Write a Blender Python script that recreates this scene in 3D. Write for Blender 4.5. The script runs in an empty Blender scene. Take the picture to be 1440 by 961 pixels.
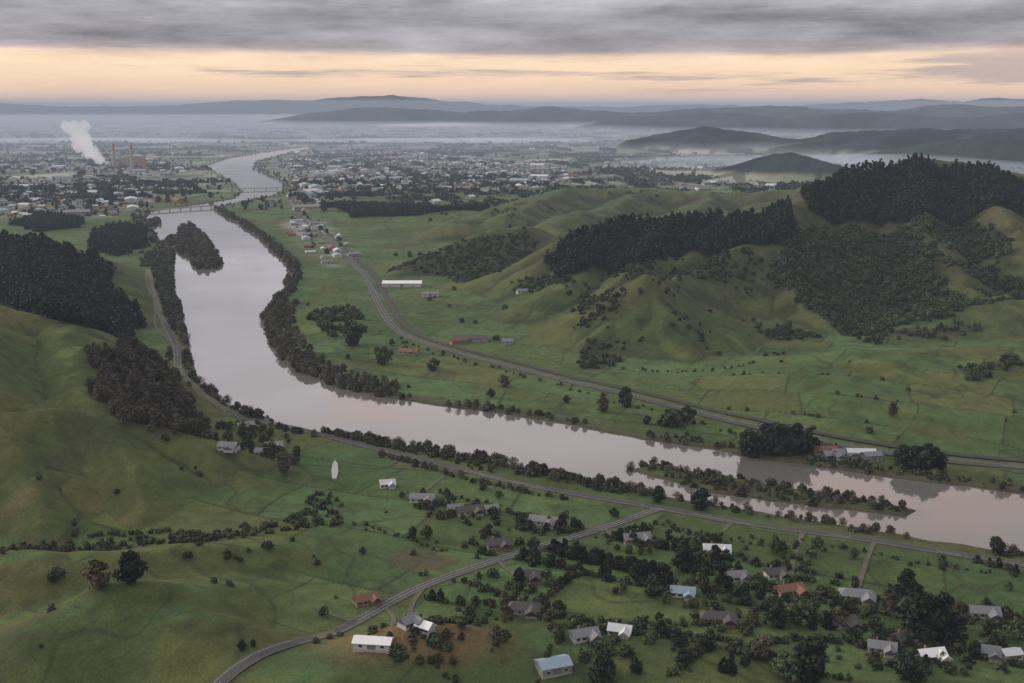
import bpy, math, numpy as np, time, bmesh
from mathutils import Vector
T0=time.time()
rng=np.random.default_rng(7)
sc=bpy.context.scene
sc.view_settings.view_transform='Standard'; sc.view_settings.look='None'; sc.view_settings.exposure=0
# ------------------------------------------------ camera / survey helpers
F=1544.0; CH=230.0; PITCH=math.atan((480.5-148)/F)
cam_d=bpy.data.cameras.new('camera'); cam=bpy.data.objects.new('camera',cam_d); sc.collection.objects.link(cam)
cam.location=(0,0,CH); cam.rotation_euler=(math.pi/2-PITCH,0,0)
cam_d.lens=36*F/1440; cam_d.sensor_width=36; cam_d.clip_start=1; cam_d.clip_end=200000
sc.camera=cam
def ray(u,v):
    a=(u-720)/F; b=(480.5-v)/F
    return np.array([a, math.cos(PITCH)+b*math.sin(PITCH), -math.sin(PITCH)+b*math.cos(PITCH)])
def G(u,v,z=2.0):
    r=ray(u,v); t=(z-CH)/r[2]; return (r[0]*t,r[1]*t)
def R(u,v,d):
    r=ray(u,v); t=d/r[1]; return (r[0]*t,d,CH+r[2]*t)
# ------------------------------------------------ noise
def hsh(i,j,s):
    n=(i.astype(np.int64)*374761393+j.astype(np.int64)*668265263+s*974634777)&0xffffffff
    n=((n^(n>>13))*1274126177)&0xffffffff
    n=(n^(n>>16))&0xffffffff
    return n.astype(np.float64)/4294967295.0
def vn(x,y,s):
    xi=np.floor(x);yi=np.floor(y);fx=x-xi;fy=y-yi
    fx=fx*fx*(3-2*fx);fy=fy*fy*(3-2*fy)
    xi=xi.astype(np.int64);yi=yi.astype(np.int64)
    a=hsh(xi,yi,s);b=hsh(xi+1,yi,s);c=hsh(xi,yi+1,s);d=hsh(xi+1,yi+1,s)
    return (a+(b-a)*fx)*(1-fy)+(c+(d-c)*fx)*fy
def fbm(x,y,w,s,o=3):
    r=0;a=.5;t=0;c,sn=.8,.6
    x=x/w;y=y/w
    for k in range(o):
        r=r+a*vn(x,y,s+k*17);t+=a;a*=.5
        x,y=(x*c-y*sn)*2.03+5.3,(x*sn+y*c)*2.03+1.7
    return r/t
def ss(a,b,x):
    t=np.clip((x-a)/(b-a),0,1);return t*t*(3-2*t)
def segd(x,y,p,q):
    dx,dy=q[0]-p[0],q[1]-p[1];L=dx*dx+dy*dy+1e-9
    t=np.clip(((x-p[0])*dx+(y-p[1])*dy)/L,0,1)
    return np.hypot(x-p[0]-t*dx,y-p[1]-t*dy),t
def sd(poly,x,y):
    x=np.asarray(x,float);y=np.asarray(y,float)
    D=np.full(x.shape,1e9);ins=np.zeros(x.shape,bool);n=len(poly)
    for i in range(n):
        p=poly[i];q=poly[(i+1)%n]
        d,_=segd(x,y,p,q);np.minimum(D,d,out=D)
        if p[1]!=q[1]:
            c=((p[1]>y)!=(q[1]>y))&(x<(q[0]-p[0])*(y-p[1])/(q[1]-p[1])+p[0]);ins^=c
    return np.where(ins,-D,D)
def pl(poly,x,y):
    D=np.full(np.shape(x),1e9)
    for i in range(len(poly)-1):
        d,_=segd(x,y,poly[i],poly[i+1]);np.minimum(D,d,out=D)
    return D
# ------------------------------------------------ river
near_b=[(1900,880),(1700,832),(1560,800),(1440,780),(1330,765),(1230,748),(1120,730),(1040,718),(960,704),(900,692),(840,682),(760,664),(700,653),(620,637),(560,628),(480,614),(400,600),(350,584),(300,558),(274,532),(266,500),(262,470),(255,440),(245,410),(243,380),(245,355),(232,345),(216,325),(203,308),(212,298),(250,292),(290,286),(328,280),(342,270),(330,257),(308,245),(290,234),(318,224),(362,216),(396,211),(430,207)]
far_b=[(1900,745),(1700,722),(1560,706),(1440,694),(1330,682),(1240,670),(1150,657),(1050,642),(1000,632),(900,617),(800,597),(700,581),(620,571),(540,559),(480,546),(430,527),(400,507),(380,482),(370,450),(383,428),(400,405),(408,385),(400,370),(380,350),(365,335),(340,318),(318,305),(300,294),(335,284),(378,277),(398,268),(396,256),(374,246),(356,238),(358,229),(384,221),(412,214),(440,210)]
NB=[G(*p,0) for p in near_b];FB=[G(*p,0) for p in far_b]
RIV=NB+FB[::-1]
ISL=[[G(*p,0) for p in [(252,320),(270,317),(288,334),(306,358),(315,371),(300,379),(278,379),(264,362),(244,348),(232,341),(238,334),(254,334)]],
     [G(*p,0) for p in [(208,312),(222,308),(228,316),(214,320)]],
     [G(*p,0) for p in [(880,661),(920,654),(1000,668),(1090,684),(1200,700),(1288,719),(1270,727),(1180,717),(1080,704),(1000,692),(930,674)]]]
def rsd(x,y):
    d=sd(RIV,x,y)
    for I in ISL: d=np.maximum(d,-sd(I,x,y))
    return d
# ------------------------------------------------ ridges (u,v,dist)
RID=[ # pts, slope, round
 ([(905,384,1110),(950,394,1180),(1010,366,1260),(1090,331,1350),(1120,282,1500),(1200,246,1620),(1300,222,1700),(1380,232,1700),(1460,252,1650),(1600,285,1600)],.62,9),
 ([(905,384,1110),(868,440,1060),(822,500,985)],.62,6),
 ([(905,384,1110),(932,440,1045),(958,512,965)],.62,6),
 ([(950,394,1180),(1005,455,1070),(1068,508,975)],.62,6),
 ([(1010,366,1260),(985,400,1210)],.58,8),
 ([(1090,331,1350),(1130,410,1200),(1172,470,1090)],.62,8),
 ([(1300,222,1700),(1285,288,1500),(1322,358,1300),(1388,432,1170)],.6,9),
 ([(1380,232,1700),(1400,288,1480),(1440,338,1330),(1500,400,1200)],.6,9),
 ([(1200,246,1620),(1195,304,1480),(1215,366,1330)],.6,9),
 ([(1600,395,1150),(1440,416,1180),(1330,441,1130),(1230,474,1060),(1150,500,1000)],.3,25),
 ([(1120,282,1500),(1050,302,1500),(950,308,1480),(850,319,1440),(790,341,1390),(768,370,1340)],.56,9),
 ([(1050,302,1500),(1010,336,1400),(960,370,1310)],.54,9),
 ([(950,308,1480),(925,353,1330),(860,400,1200),(800,440,1110)],.54,9),
 ([(850,319,1440),(815,378,1290),(750,420,1180)],.54,9),
 ([(745,318,1680),(700,323,1650),(640,345,1560),(555,383,1480)],.5,10),
 ([(700,323,1650),(690,360,1540),(650,385,1480)],.5,10),
 ([(1200,262,2300),(1120,266,2300),(1000,272,2350),(900,264,2400),(800,265,2400),(720,286,2200),(640,314,1950)],.36,20),
 ([(900,264,2400),(860,290,2150),(800,305,1950)],.4,15),([(1000,272,2350),(980,296,2100),(900,306,1950)],.4,15),([(800,265,2400),(740,290,2150),(700,305,2000)],.4,15),
 ([(700,298,2100),(600,298,2200),(480,292,2350)],.2,40),
 ([(-300,360,860),(-100,400,860),(0,426,850),(80,455,830),(140,494,800),(200,555,755),(262,608,712)],.66,7),
 ([(-300,530,650),(-150,552,650),(0,568,655),(150,584,675),(280,616,680),(390,651,668),(455,694,620)],.66,6),
 ([(0,568,655),(38,640,612),(62,735,555)],.62,6),
 ([(150,584,675),(195,655,625),(205,718,582)],.62,6),
 ([(280,616,680),(330,675,637),(352,715,598)],.62,6),
 ([(0,426,850),(-25,495,740),(0,568,655)],.62,7),
 ([(80,455,830),(105,525,740),(150,584,675)],.62,7),
 ([(-300,290,1500),(-100,315,1500),(0,328,1480),(60,336,1450),(120,358,1380),(158,393,1280),(188,440,1150)],.5,10),
 ([(60,336,1450),(70,400,1200),(60,430,1080)],.5,10),
 ([(-200,150,24000),(0,146,24000),(100,150,24000),(240,148,24000),(340,142,24500),(420,141,25000),(540,135,25000),(600,139,25000),(680,147,25000),(760,150,25000),(900,150,25000),(990,146,25000),(1060,150,26000),(1200,145,26000),(1290,140,27000),(1350,144,27000),(1400,138,27000),(1440,140,27000),(1600,140,27000),(1900,142,27000)],.22,500),
 ([(420,162,14000),(520,153,13500),(640,157,13500),(760,152,13000),(880,158,12500),(1000,153,12500),(1100,152,12500),(1250,156,12000),(1340,148,12000),(1440,152,12000),(1600,150,12000),(1900,150,12000)],.2,200),
 ([(880,164,10500),(980,158,10000),(1100,166,9500),(1200,160,9000),(1320,165,9000),(1440,159,9000),(1700,160,9000)],.24,100),
 ([(880,208,6300),(940,189,6100),(1000,183,6000),(1060,185,5900),(1120,194,5800),(1180,184,5800),(1260,173,5600),(1340,179,5500),(1440,182,5400),(1600,180,5400),(1800,180,5400)],.36,30),
 ([(1000,183,6000),(1020,205,5400)],.34,30),([(1260,173,5600),(1230,200,5000)],.34,30),([(1180,184,5800),(1140,205,5200)],.34,30),([(940,189,6100),(900,207,5500)],.3,30),([(1340,179,5500),(1350,200,4900)],.34,30),
 ([(1040,232,3700),(1105,215,3600),(1130,230,3600)],.3,30),
 ([(1240,216,4500),(1330,203,4300),(1400,197,4200),(1500,196,4200),(1700,200,4200)],.34,30),
]
RW=[]
for pts,s,r in RID: RW.append(([R(*p) for p in pts],s,r))
MOUND=[(25,850,22,48,28),(130,815,10,38,20),(215,885,14,36,24),(60,935,16,46,22),(130,900,9,24,14),(330,850,6,34,22),(260,800,7,30,16),(590,930,12,40,18),(430,975,10,40,20),(290,935,12,32,18),(390,800,6,38,14),(900,925,6,34,22),(700,945,5,30,22),(350,775,6,60,22),(1000,960,4,30,30),(1300,560,13,150,55),(1200,590,8,90,45),(1440,520,16,150,65),(1100,545,7,85,45),(1400,610,10,90,45),(1180,520,9,70,55)]
MW=[(G(u,v),h,rx,ry) for u,v,h,rx,ry in MOUND]
def hgt(x,y,carve=True):
    x=np.asarray(x,float);y=np.asarray(y,float)
    far=ss(2800,6000,y)
    wx=(fbm(x,y,90,3,3)-.5)*34;wy=(fbm(x,y,90,9,3)-.5)*34
    wx=wx+far*(fbm(x,y,1100,5,3)-.5)*420;wy=wy+far*(fbm(x,y,1100,6,3)-.5)*420
    X=x+wx;Y=y+wy
    hr=np.full(x.shape,-60.0)
    for pts,s,r in RW:
        cc=s>=.45
        for i in range(len(pts)-1):
            p,q=pts[i],pts[i+1]
            d,t=segd(X,Y,p,q)
            zr=p[2]+(q[2]-p[2])*t;d=np.sqrt(d*d+r*r)-r
            if cc:
                w=np.maximum(zr,6)*1.38/s
                h=zr*np.maximum(1-d/w,0)**1.35-.02*d
            else: h=zr-s*d
            np.maximum(hr,h,out=hr)
    base=2.2+(fbm(x,y,90,21,3)-.35)*2.0
    fl=ss(2500,3500,y)
    base=base*(1-fl)+fl*2.5
    for (c,h,rx,ry) in MW:
        base=base+h*np.exp(-(((X-c[0])/rx)**2+((Y-c[1])/ry)**2))
    k=3.0
    h=.5*(hr+base+np.sqrt((hr-base)**2+k*k))-k*k/(4*(np.abs(hr-base)+k))
    hi=ss(5,25,h)
    rg=1-np.abs(2*fbm(x,y,60,31,3)-1)
    h=h+hi*((fbm(x,y,38,35,3)-.5)*6-(rg-.7)*7+far*(fbm(x,y,500,33,4)-.5)*80)
    if carve:
        d=rsd(x,y)+(fbm(x,y,14,41,2)-.5)*5
        bank=ss(-2,40,d)
        h=h*bank+(1-bank)*np.minimum(h,1.6)
        h=-3+(h+3)*ss(-5,3,d)
    return h
def cast(pts,maxd=60000):
    out=[]
    ds=np.concatenate([np.arange(340,3000,3.0),np.geomspace(3000,40000,500)]);ds=ds[ds<maxd]
    P=[];
    for (u,v) in pts:
        r=ray(u,v);P.append(np.stack([r[0]*ds/r[1],ds,CH+r[2]*ds/r[1]],1))
    P=np.array(P);H=hgt(P[:,:,0].ravel(),P[:,:,1].ravel(),False).reshape(P.shape[:2])
    for k in range(len(pts)):
        g=P[k,:,2]-H[k];w=np.nonzero(g<0)[0]
        i=w[0] if len(w) else int(np.argmin(g/ds))
        out.append((P[k,i,0],P[k,i,1]))
    return out
# ------------------------------------------------ mesh helpers
def mesh_k(name,V,Fc,mats=(),mi=None,col=None,smooth=False):
    V=np.asarray(V,np.float32);Fc=np.asarray(Fc,np.int32)
    me=bpy.data.meshes.new(name);n,k=Fc.shape
    me.vertices.add(len(V));me.vertices.foreach_set('co',V.ravel())
    me.loops.add(n*k);me.loops.foreach_set('vertex_index',Fc.ravel())
    me.polygons.add(n);me.polygons.foreach_set('loop_start',np.arange(0,n*k,k,dtype=np.int32))
    me.polygons.foreach_set('loop_total',np.full(n,k,np.int32))
    for m in mats: me.materials.append(m)
    if mi is not None: me.polygons.foreach_set('material_index',np.asarray(mi,np.int32))
    if smooth: me.polygons.foreach_set('use_smooth',np.ones(n,bool))
    me.update(calc_edges=True)
    if col is not None:
        a=me.color_attributes.new('Col','FLOAT_COLOR','POINT')
        c=np.ones((len(V),4),np.float32);c[:,:3]=col;a.data.foreach_set('color',c.ravel())
    return me
def obj(name,me,parent=None,loc=None,rz=0):
    o=bpy.data.objects.new(name,me);sc.collection.objects.link(o)
    if parent: o.parent=parent
    if loc is not None:o.location=loc
    o.rotation_euler=(0,0,rz);return o
def fixn(me):
    bm=bmesh.new();bm.from_mesh(me);bmesh.ops.recalc_face_normals(bm,faces=bm.faces);bm.to_mesh(me);bm.free();return me
# ------------------------------------------------ materials
def newmat(n):
    m=bpy.data.materials.new(n);m.use_nodes=True;return m,m.node_tree.nodes,m.node_tree.links
def simple(n,c,rough=.7,var=.25,scale=.6,metal=0,spec=.3):
    m,N,L=newmat(n);b=N['Principled BSDF'];b.inputs['Roughness'].default_value=rough
    b.inputs['Metallic'].default_value=metal;b.inputs['Specular IOR Level'].default_value=spec
    tc=N.new('ShaderNodeNewGeometry');no=N.new('ShaderNodeTexNoise');no.inputs['Scale'].default_value=scale;no.inputs['Detail'].default_value=5
    L.new(tc.outputs['Position'],no.inputs['Vector'])
    mx=N.new('ShaderNodeMix');mx.data_type='RGBA'
    mx.inputs[6].default_value=(*[k*(1-var) for k in c],1);mx.inputs[7].default_value=(*[min(1,k*(1+var)) for k in c],1)
    L.new(no.outputs['Fac'],mx.inputs[0]);L.new(mx.outputs[2],b.inputs['Base Color']);return m
def foliage(n):
    m,N,L=newmat(n);b=N['Principled BSDF'];b.inputs['Roughness'].default_value=.8;b.inputs['Specular IOR Level'].default_value=.12
    a=N.new('ShaderNodeAttribute');a.attribute_name='Col'
    oi=N.new('ShaderNodeObjectInfo');hs=N.new('ShaderNodeHueSaturation')
    mr=N.new('ShaderNodeMapRange');mr.inputs[3].default_value=.75;mr.inputs[4].default_value=1.65
    L.new(oi.outputs['Random'],mr.inputs[0]);L.new(mr.outputs[0],hs.inputs['Value'])
    m2=N.new('ShaderNodeMapRange');m2.inputs[3].default_value=.485;m2.inputs[4].default_value=.525
    mu=N.new('ShaderNodeMath');mu.operation='FRACT';mm=N.new('ShaderNodeMath');mm.operation='MULTIPLY';mm.inputs[1].default_value=7.3
    L.new(oi.outputs['Random'],mm.inputs[0]);L.new(mm.outputs[0],mu.inputs[0]);L.new(mu.outputs[0],m2.inputs[0]);L.new(m2.outputs[0],hs.inputs['Hue'])
    L.new(a.outputs['Color'],hs.inputs['Color']);L.new(hs.outputs[0],b.inputs['Base Color']);return m
M_fol=foliage('foliage');M_bark=simple('bark',(.09,.075,.055),.9)
M_asph=simple('asphalt',(.06,.06,.064),.9,.2,.05,0,.1);M_line=simple('line_paint',(.6,.6,.58),.6,.1)
M_grav=simple('gravel',(.095,.09,.065),.95,.3,.1,0,.1);M_ball=simple('ballast',(.048,.045,.042),.95,.3,.2,0,.1);M_rail=simple('rail_steel',(.15,.13,.11),.5,.2,.3,.8)
M_win=simple('window_glass',(.03,.035,.04),.1,.1,1,0,.6);M_conc=simple('concrete',(.3,.29,.28),.8,.15,.1)
M_wood=simple('weathered_wood',(.2,.17,.13),.9)
# ------------------------------------------------ land cover polygons
def C(p,m=60000): return cast(p,m)
COV=[('pine',C([(1128,256),(1180,246),(1300,230),(1380,238),(1440,258),(1500,285),(1440,306),(1380,300),(1290,308),(1230,314),(1180,320),(1140,296)],1800)),
 ('pine',C([(765,370),(800,338),(850,322),(950,312),(1050,306),(1115,286),(1112,336),(1060,348),(960,360),(900,375),(850,383),(800,386)],1600)),
 ('bush',C([(1105,330),(1150,320),(1200,318),(1280,320),(1318,350),(1322,395),(1372,425),(1290,455),(1200,475),(1165,455),(1120,415),(1080,390)],1700)),
 ('bush',C([(1285,306),(1350,318),(1400,330),(1420,362),(1350,355),(1310,335)],1600)),('bush',C([(1330,360),(1400,370),(1440,395),(1440,410),(1380,398)],1600)),
 ('scrub',C([(545,384),(600,360),(660,338),(740,322),(760,348),(700,387),(620,390)],1700)),
 ('pine',C([(-60,330),(0,336),(60,342),(110,360),(155,394),(165,420),(195,452),(120,462),(60,448),(0,428),(-60,410)],1600)),
 ('bare',C([(150,500),(190,492),(225,520),(270,580),(285,622),(240,618),(180,598),(150,560),(140,530)],900)),
 ('scrub',C([(810,492),(860,482),(868,516),(815,520)])),
 ('scrub',C([(1065,462),(1100,456),(1145,475),(1085,480)])),
 ('pine',C([(450,292),(520,280),(600,286),(690,275),(690,288),(600,302),(500,306)],2500)),
 ('scrub',C([(820,420),(860,410),(870,440),(820,455)],1300)),
 ('scrub',C([(1350,522),(1400,507),(1430,505),(1420,518),(1370,538)])),
 ('scrub',C([(1220,472),(1300,464),(1400,456),(1400,463),(1300,474),(1225,481)])),
 ('pine',C([(130,335),(160,320),(200,325),(205,345),(170,360),(140,355)],2300)),
 ('pine',C([(20,318),(60,306),(110,310),(110,320),(60,326)],2600)),
 ('scrub',C([(730,395),(780,385),(800,400),(750,412)],1400)),
 ('scrub',C([(960,440),(985,470),(1010,500),(990,490)],1400)),
 ('scrub',C([(940,372),(1060,350),(1085,375),(1010,405),(950,394)],1500)),
 ('scrub',C([(850,380),(930,365),(940,388),(880,396)],1400)),
 ('scrub',C([(205,355),(238,355),(240,400),(250,440),(236,440),(218,400)],2000)),
]
TOWN=[[G(*p) for p in q] for q in [
 [(-120,262),(60,250),(150,246),(235,262),(225,280),(195,298),(150,306),(60,304),(-120,314)],
 [(404,292),(408,270),(405,245),(385,230),(440,218),(560,215),(700,226),(790,236),(800,262),(680,270),(560,268),(470,280),(430,300)],
 [(400,312),(430,302),(480,330),(492,362),(470,378),(440,355),(408,335)],
 [(-120,225),(120,222),(255,225),(270,240),(230,250),(60,240),(-120,246)]]]
road_px={
'country_road':[(1700,860),(1560,818),(1440,795),(1330,778),(1230,762),(1130,748),(1030,735),(930,716),(840,702),(740,685),(640,660),(520,630),(400,597),(352,592),(300,572),(262,540),(248,515),(250,490),(238,468),(222,440),(212,405),(208,380)],
'valley_road':[(930,716),(850,745),(760,772),(700,790),(600,825),(540,855),(500,880),(440,915),(390,945),(330,975),(270,1010),(180,1080)],
'highway':[(1900,700),(1600,672),(1440,660),(1330,653),(1150,628),(1040,603),(930,572),(800,538),(700,512),(640,497),(590,483),(555,465),(538,440),(524,410),(512,385),(495,372),(470,345),(440,320),(415,300),(402,280)],
}
ROADS={k:[G(*p) for p in v] for k,v in road_px.items()}
def smooth_pl(P,step):
    P=np.array(P);
    for _ in range(2):
        Q=[P[0]]
        for a,b in zip(P[:-1],P[1:]): Q+= [a*.75+b*.25,a*.25+b*.75]
        Q.append(P[-1]);P=np.array(Q)
    L=np.r_[0,np.cumsum(np.hypot(*np.diff(P,axis=0).T))];n=max(2,int(L[-1]/step))
    s=np.linspace(0,L[-1],n);return np.stack([np.interp(s,L,P[:,0]),np.interp(s,L,P[:,1])],1)
ROADS={k:smooth_pl(v,6) for k,v in ROADS.items()}
print('setup',time.time()-T0)
# ------------------------------------------------ TERRAIN
ys=[330.0]
while ys[-1]<62000:
    d=ys[-1];
    st=min(d*d*3.9e-6,d*.005) if d<3500 else d*.01
    ys.append(d+max(st,.7))
ys=np.array(ys)
tx=np.concatenate([np.linspace(-.8,-.5,60)[:-1],np.linspace(-.5,.5,820),np.linspace(.5,.8,60)[1:]])
YY,TX=np.meshgrid(ys,tx,indexing='ij');XX=YY*TX
nr,nc=XX.shape;x=XX.ravel();y=YY.ravel()
h=hgt(x,y);Hg=h.reshape(nr,nc)
gy=np.gradient(Hg,axis=0)/np.gradient(YY,axis=0);gx=np.gradient(Hg,axis=1)/np.gradient(XX,axis=1)
slope=np.hypot(gx,gy).ravel()
rs=rsd(x,y)
def L3(*c): return np.array(c)
def mix(a,b,t): return a+(b-a)*t[:,None]
n1=fbm(x,y,60,51,4);n2=fbm(x,y,16,52,3);n3=fbm(x,y,260,53,3);n4=fbm(x,y,5,54,2)
def padd(x,y,size,ang,seed):
    c,s=math.cos(ang),math.sin(ang)
    wx=(fbm(x,y,size*2.5,seed+3,2)-.5)*size*.8;wy=(fbm(x,y,size*2.5,seed+4,2)-.5)*size*.8
    X=(x+wx)*c-(y+wy)*s;Y=(x+wx)*s+(y+wy)*c
    r=np.floor(Y/size);W=size*(1.1+1.0*hsh(r,r*0,seed));o=hsh(r,r*0+5,seed)
    q=X/W+o*7;cc=np.floor(q);fx=(q-cc)*W;fy=Y-r*size
    e=np.minimum(np.minimum(fx,W-fx),np.minimum(fy,size-fy))
    return hsh(r,cc,seed+9),e
id1,e1=padd(x,y,52,.45,5);id2,e2=padd(x,y,210,.3,6)
fl=ss(1900,2600,y);idp=np.where(fl>.5,id2,id1);e=np.where(fl>.5,e2,e1)
green=L3(.064,.088,.033);olive=L3(.086,.092,.034);brown=L3(.108,.084,.042);lush=L3(.056,.094,.037);dk=L3(.024,.029,.016)
flat=1-ss(.12,.28,slope)
pc=mix(np.tile(green,(len(x),1)),lush,ss(.3,.8,idp));pc=mix(pc,olive,ss(.75,.9,1-idp)*.6)
pc=pc*(.84+.38*hsh(np.floor(idp*9973),np.floor(idp*331),3))[:,None]
pc=mix(pc,olive*.9,ss(.45,.7,n1)*.4)
hc=mix(np.tile(green*.82,(len(x),1)),olive*.92,ss(.3,.7,n1)*.8);hc=mix(hc,brown,ss(.5,.75,n3)*ss(.4,.7,n2)*.55)
hc=mix(hc,brown*.95,ss(.4,.65,n3)*ss(30,60,h)*.55)
mas=ss(900,1000,y)*ss(12,45,h)*(y<2600)
hc=mix(hc,L3(.048,.048,.027),mas*(.4+.5*ss(.35,.62,n1)))
col=mix(hc,pc,flat)
col*= (.84+.32*n2)[:,None]*(.88+.24*n4)[:,None]
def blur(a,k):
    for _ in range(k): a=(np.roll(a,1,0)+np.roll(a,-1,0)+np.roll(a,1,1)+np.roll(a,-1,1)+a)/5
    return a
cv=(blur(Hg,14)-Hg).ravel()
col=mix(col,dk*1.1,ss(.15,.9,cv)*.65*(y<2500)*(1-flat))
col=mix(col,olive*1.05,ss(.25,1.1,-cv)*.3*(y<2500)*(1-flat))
col=mix(col,dk*1.5,(ss(.6,.74,fbm(x,y,30,61,4))*.45*(y<2500)))
dr=np.abs(fbm(x,y,70,77,3)-.5);col=mix(col,dk*1.3,(1-ss(.004,.014,dr))*.5*(y<1300)*(h<22))
fw=np.where(fl>.5,9,1.0);col=mix(col,dk*1.2,(e<fw)*.65*(y>430)*flat*(rs>15))
c0=G(580,928);dd=np.hypot((x-c0[0])/44,(y-c0[1])/22);col=mix(col,L3(.12,.083,.042)*(.7+.6*n2)[:,None],(1-ss(.6,1.15,dd+.7*(n2-.5)))*.85)
c0=G(600,792);dd=np.hypot((x-c0[0])/22,(y-c0[1])/16);col=mix(col,L3(.08,.065,.04),(1-ss(.6,1.1,dd+.5*(n2-.5)))*.7)
fp=ss(2300,3500,y)
f1=fbm(x,y,300,71,4)
farc=mix(np.tile(L3(.09,.115,.06),(len(x),1)),L3(.22,.22,.17),ss(.35,.7,f1));farc=farc*(.55+.9*idp)[:,None]
farc=mix(farc,dk*1.4,ss(.54,.66,fbm(x,y,180,72,4))*.7)
farc=mix(farc,dk*1.4,(e<14)*.7)
farc=mix(farc,L3(.013,.021,.019)*(.7+1.0*ss(.4,.6,fbm(x,y,260,79,3)))[:,None],ss(14,30,h))
col=mix(col,farc,fp)
pn=(fbm(x,y,25,81,3)-.5)*34
for kind,P in COV:
    P=np.array(P);bb=(x>P[:,0].min()-40)&(x<P[:,0].max()+40)&(y>P[:,1].min()-40)&(y<P[:,1].max()+40)
    ii=np.nonzero(bb)[0]
    if len(ii)==0: continue
    s_=sd([tuple(p) for p in P],x[ii],y[ii])+pn[ii]
    cc={'pine':L3(.016,.02,.013),'bush':L3(.030,.040,.020),'scrub':L3(.046,.049,.025),'bare':L3(.05,.042,.03)}[kind]
    col[ii]=mix(col[ii],cc,1-ss(-6,6,s_))
for P in TOWN:
    s_=sd(P,x,y)+pn;col=mix(col,mix(np.tile(L3(.10,.12,.07),(len(x),1)),L3(.24,.23,.22),ss(.4,.6,fbm(x,y,60,91,2))),(1-ss(-20,20,s_))*.8)
col=mix(col,L3(.064,.064,.036),(1-ss(4,18,rs+pn*.5))*.8);col=mix(col,L3(.055,.048,.038),1-ss(-1,3,rs))
for k,P in ROADS.items():
    bb=np.nonzero(y<P[:,1].max()+50)[0]
    d=pl(P[::3],x[bb],y[bb]);col[bb]=mix(col[bb],L3(.07,.075,.038),(1-ss(4,9,d))*.5)
q=np.arange(nr*nc).reshape(nr,nc)
FQ=np.stack([q[:-1,:-1],q[:-1,1:],q[1:,1:],q[1:,:-1]],-1).reshape(-1,4)
mt,N,L=newmat('pasture_ground');b=N['Principled BSDF'];b.inputs['Roughness'].default_value=.95;b.inputs['Specular IOR Level'].default_value=.05
a=N.new('ShaderNodeAttribute');a.attribute_name='Col';ge=N.new('ShaderNodeNewGeometry')
def noise(sc_,det=4,rough=.6):
    n=N.new('ShaderNodeTexNoise');n.inputs['Scale'].default_value=sc_;n.inputs['Detail'].default_value=det;n.inputs['Roughness'].default_value=rough
    L.new(ge.outputs['Position'],n.inputs['Vector']);return n
na=noise(.9,3);nb=noise(.12,6,.7)
ad=N.new('ShaderNodeMath');ad.operation='ADD';L.new(na.outputs['Fac'],ad.inputs[0]);L.new(nb.outputs['Fac'],ad.inputs[1])
mr=N.new('ShaderNodeMapRange');mr.inputs[1].default_value=.65;mr.inputs[2].default_value=1.35;mr.inputs[3].default_value=.64;mr.inputs[4].default_value=1.34
L.new(ad.outputs[0],mr.inputs[0]);vm=N.new('ShaderNodeVectorMath');vm.operation='SCALE';L.new(a.outputs['Color'],vm.inputs[0]);L.new(mr.outputs[0],vm.inputs['Scale'])
L.new(vm.outputs[0],b.inputs['Base Color'])
bp=N.new('ShaderNodeBump');bp.inputs['Strength'].default_value=.6;bp.inputs['Distance'].default_value=1.5;L.new(nb.outputs['Fac'],bp.inputs['Height']);L.new(bp.outputs[0],b.inputs['Normal'])
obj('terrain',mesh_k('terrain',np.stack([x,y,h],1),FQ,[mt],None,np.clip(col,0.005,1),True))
print('terrain',nr,nc,time.time()-T0)
# ------------------------------------------------ WATER
mw,N,L=newmat('river_water')
for n in list(N):
    if n.type!='OUTPUT_MATERIAL':N.remove(n)
out=[n for n in N][0]
df=N.new('ShaderNodeBsdfDiffuse');df.inputs[0].default_value=(.12,.115,.11,1)
gl=N.new('ShaderNodeBsdfGlossy');gl.inputs['Roughness'].default_value=.05;gl.inputs['Color'].default_value=(.97,.97,.97,1)
fr=N.new('ShaderNodeFresnel');fr.inputs['IOR'].default_value=2.8
mxs=N.new('ShaderNodeMixShader');ge=N.new('ShaderNodeNewGeometry')
mp=N.new('ShaderNodeMapping');mp.inputs['Scale'].default_value=(1,.5,1);L.new(ge.outputs['Position'],mp.inputs[0])
n1_=N.new('ShaderNodeTexNoise');n1_.inputs['Scale'].default_value=.35;n1_.inputs['Detail'].default_value=4;L.new(mp.outputs[0],n1_.inputs['Vector'])
bp=N.new('ShaderNodeBump');bp.inputs['Strength'].default_value=.08;bp.inputs['Distance'].default_value=.1;L.new(n1_.outputs['Fac'],bp.inputs['Height'])
L.new(bp.outputs[0],gl.inputs['Normal']);L.new(fr.outputs[0],mxs.inputs[0]);L.new(df.outputs[0],mxs.inputs[1]);L.new(gl.outputs[0],mxs.inputs[2])
n2_=N.new('ShaderNodeTexNoise');n2_.inputs['Scale'].default_value=.012;n2_.inputs['Detail'].default_value=3;L.new(ge.outputs['Position'],n2_.inputs['Vector'])
m_=N.new('ShaderNodeMapRange');m_.inputs[1].default_value=.4;m_.inputs[2].default_value=.65;m_.inputs[3].default_value=.02;m_.inputs[4].default_value=.09;L.new(n2_.outputs['Fac'],m_.inputs[0]);L.new(m_.outputs[0],gl.inputs['Roughness'])
L.new(mxs.outputs[0],out.inputs[0])
obj('river_water',mesh_k('river',[(-2600,350,0),(1600,350,0),(1600,7000,0),(-2600,7000,0)],[(0,1,2,3)],[mw]))
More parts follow.
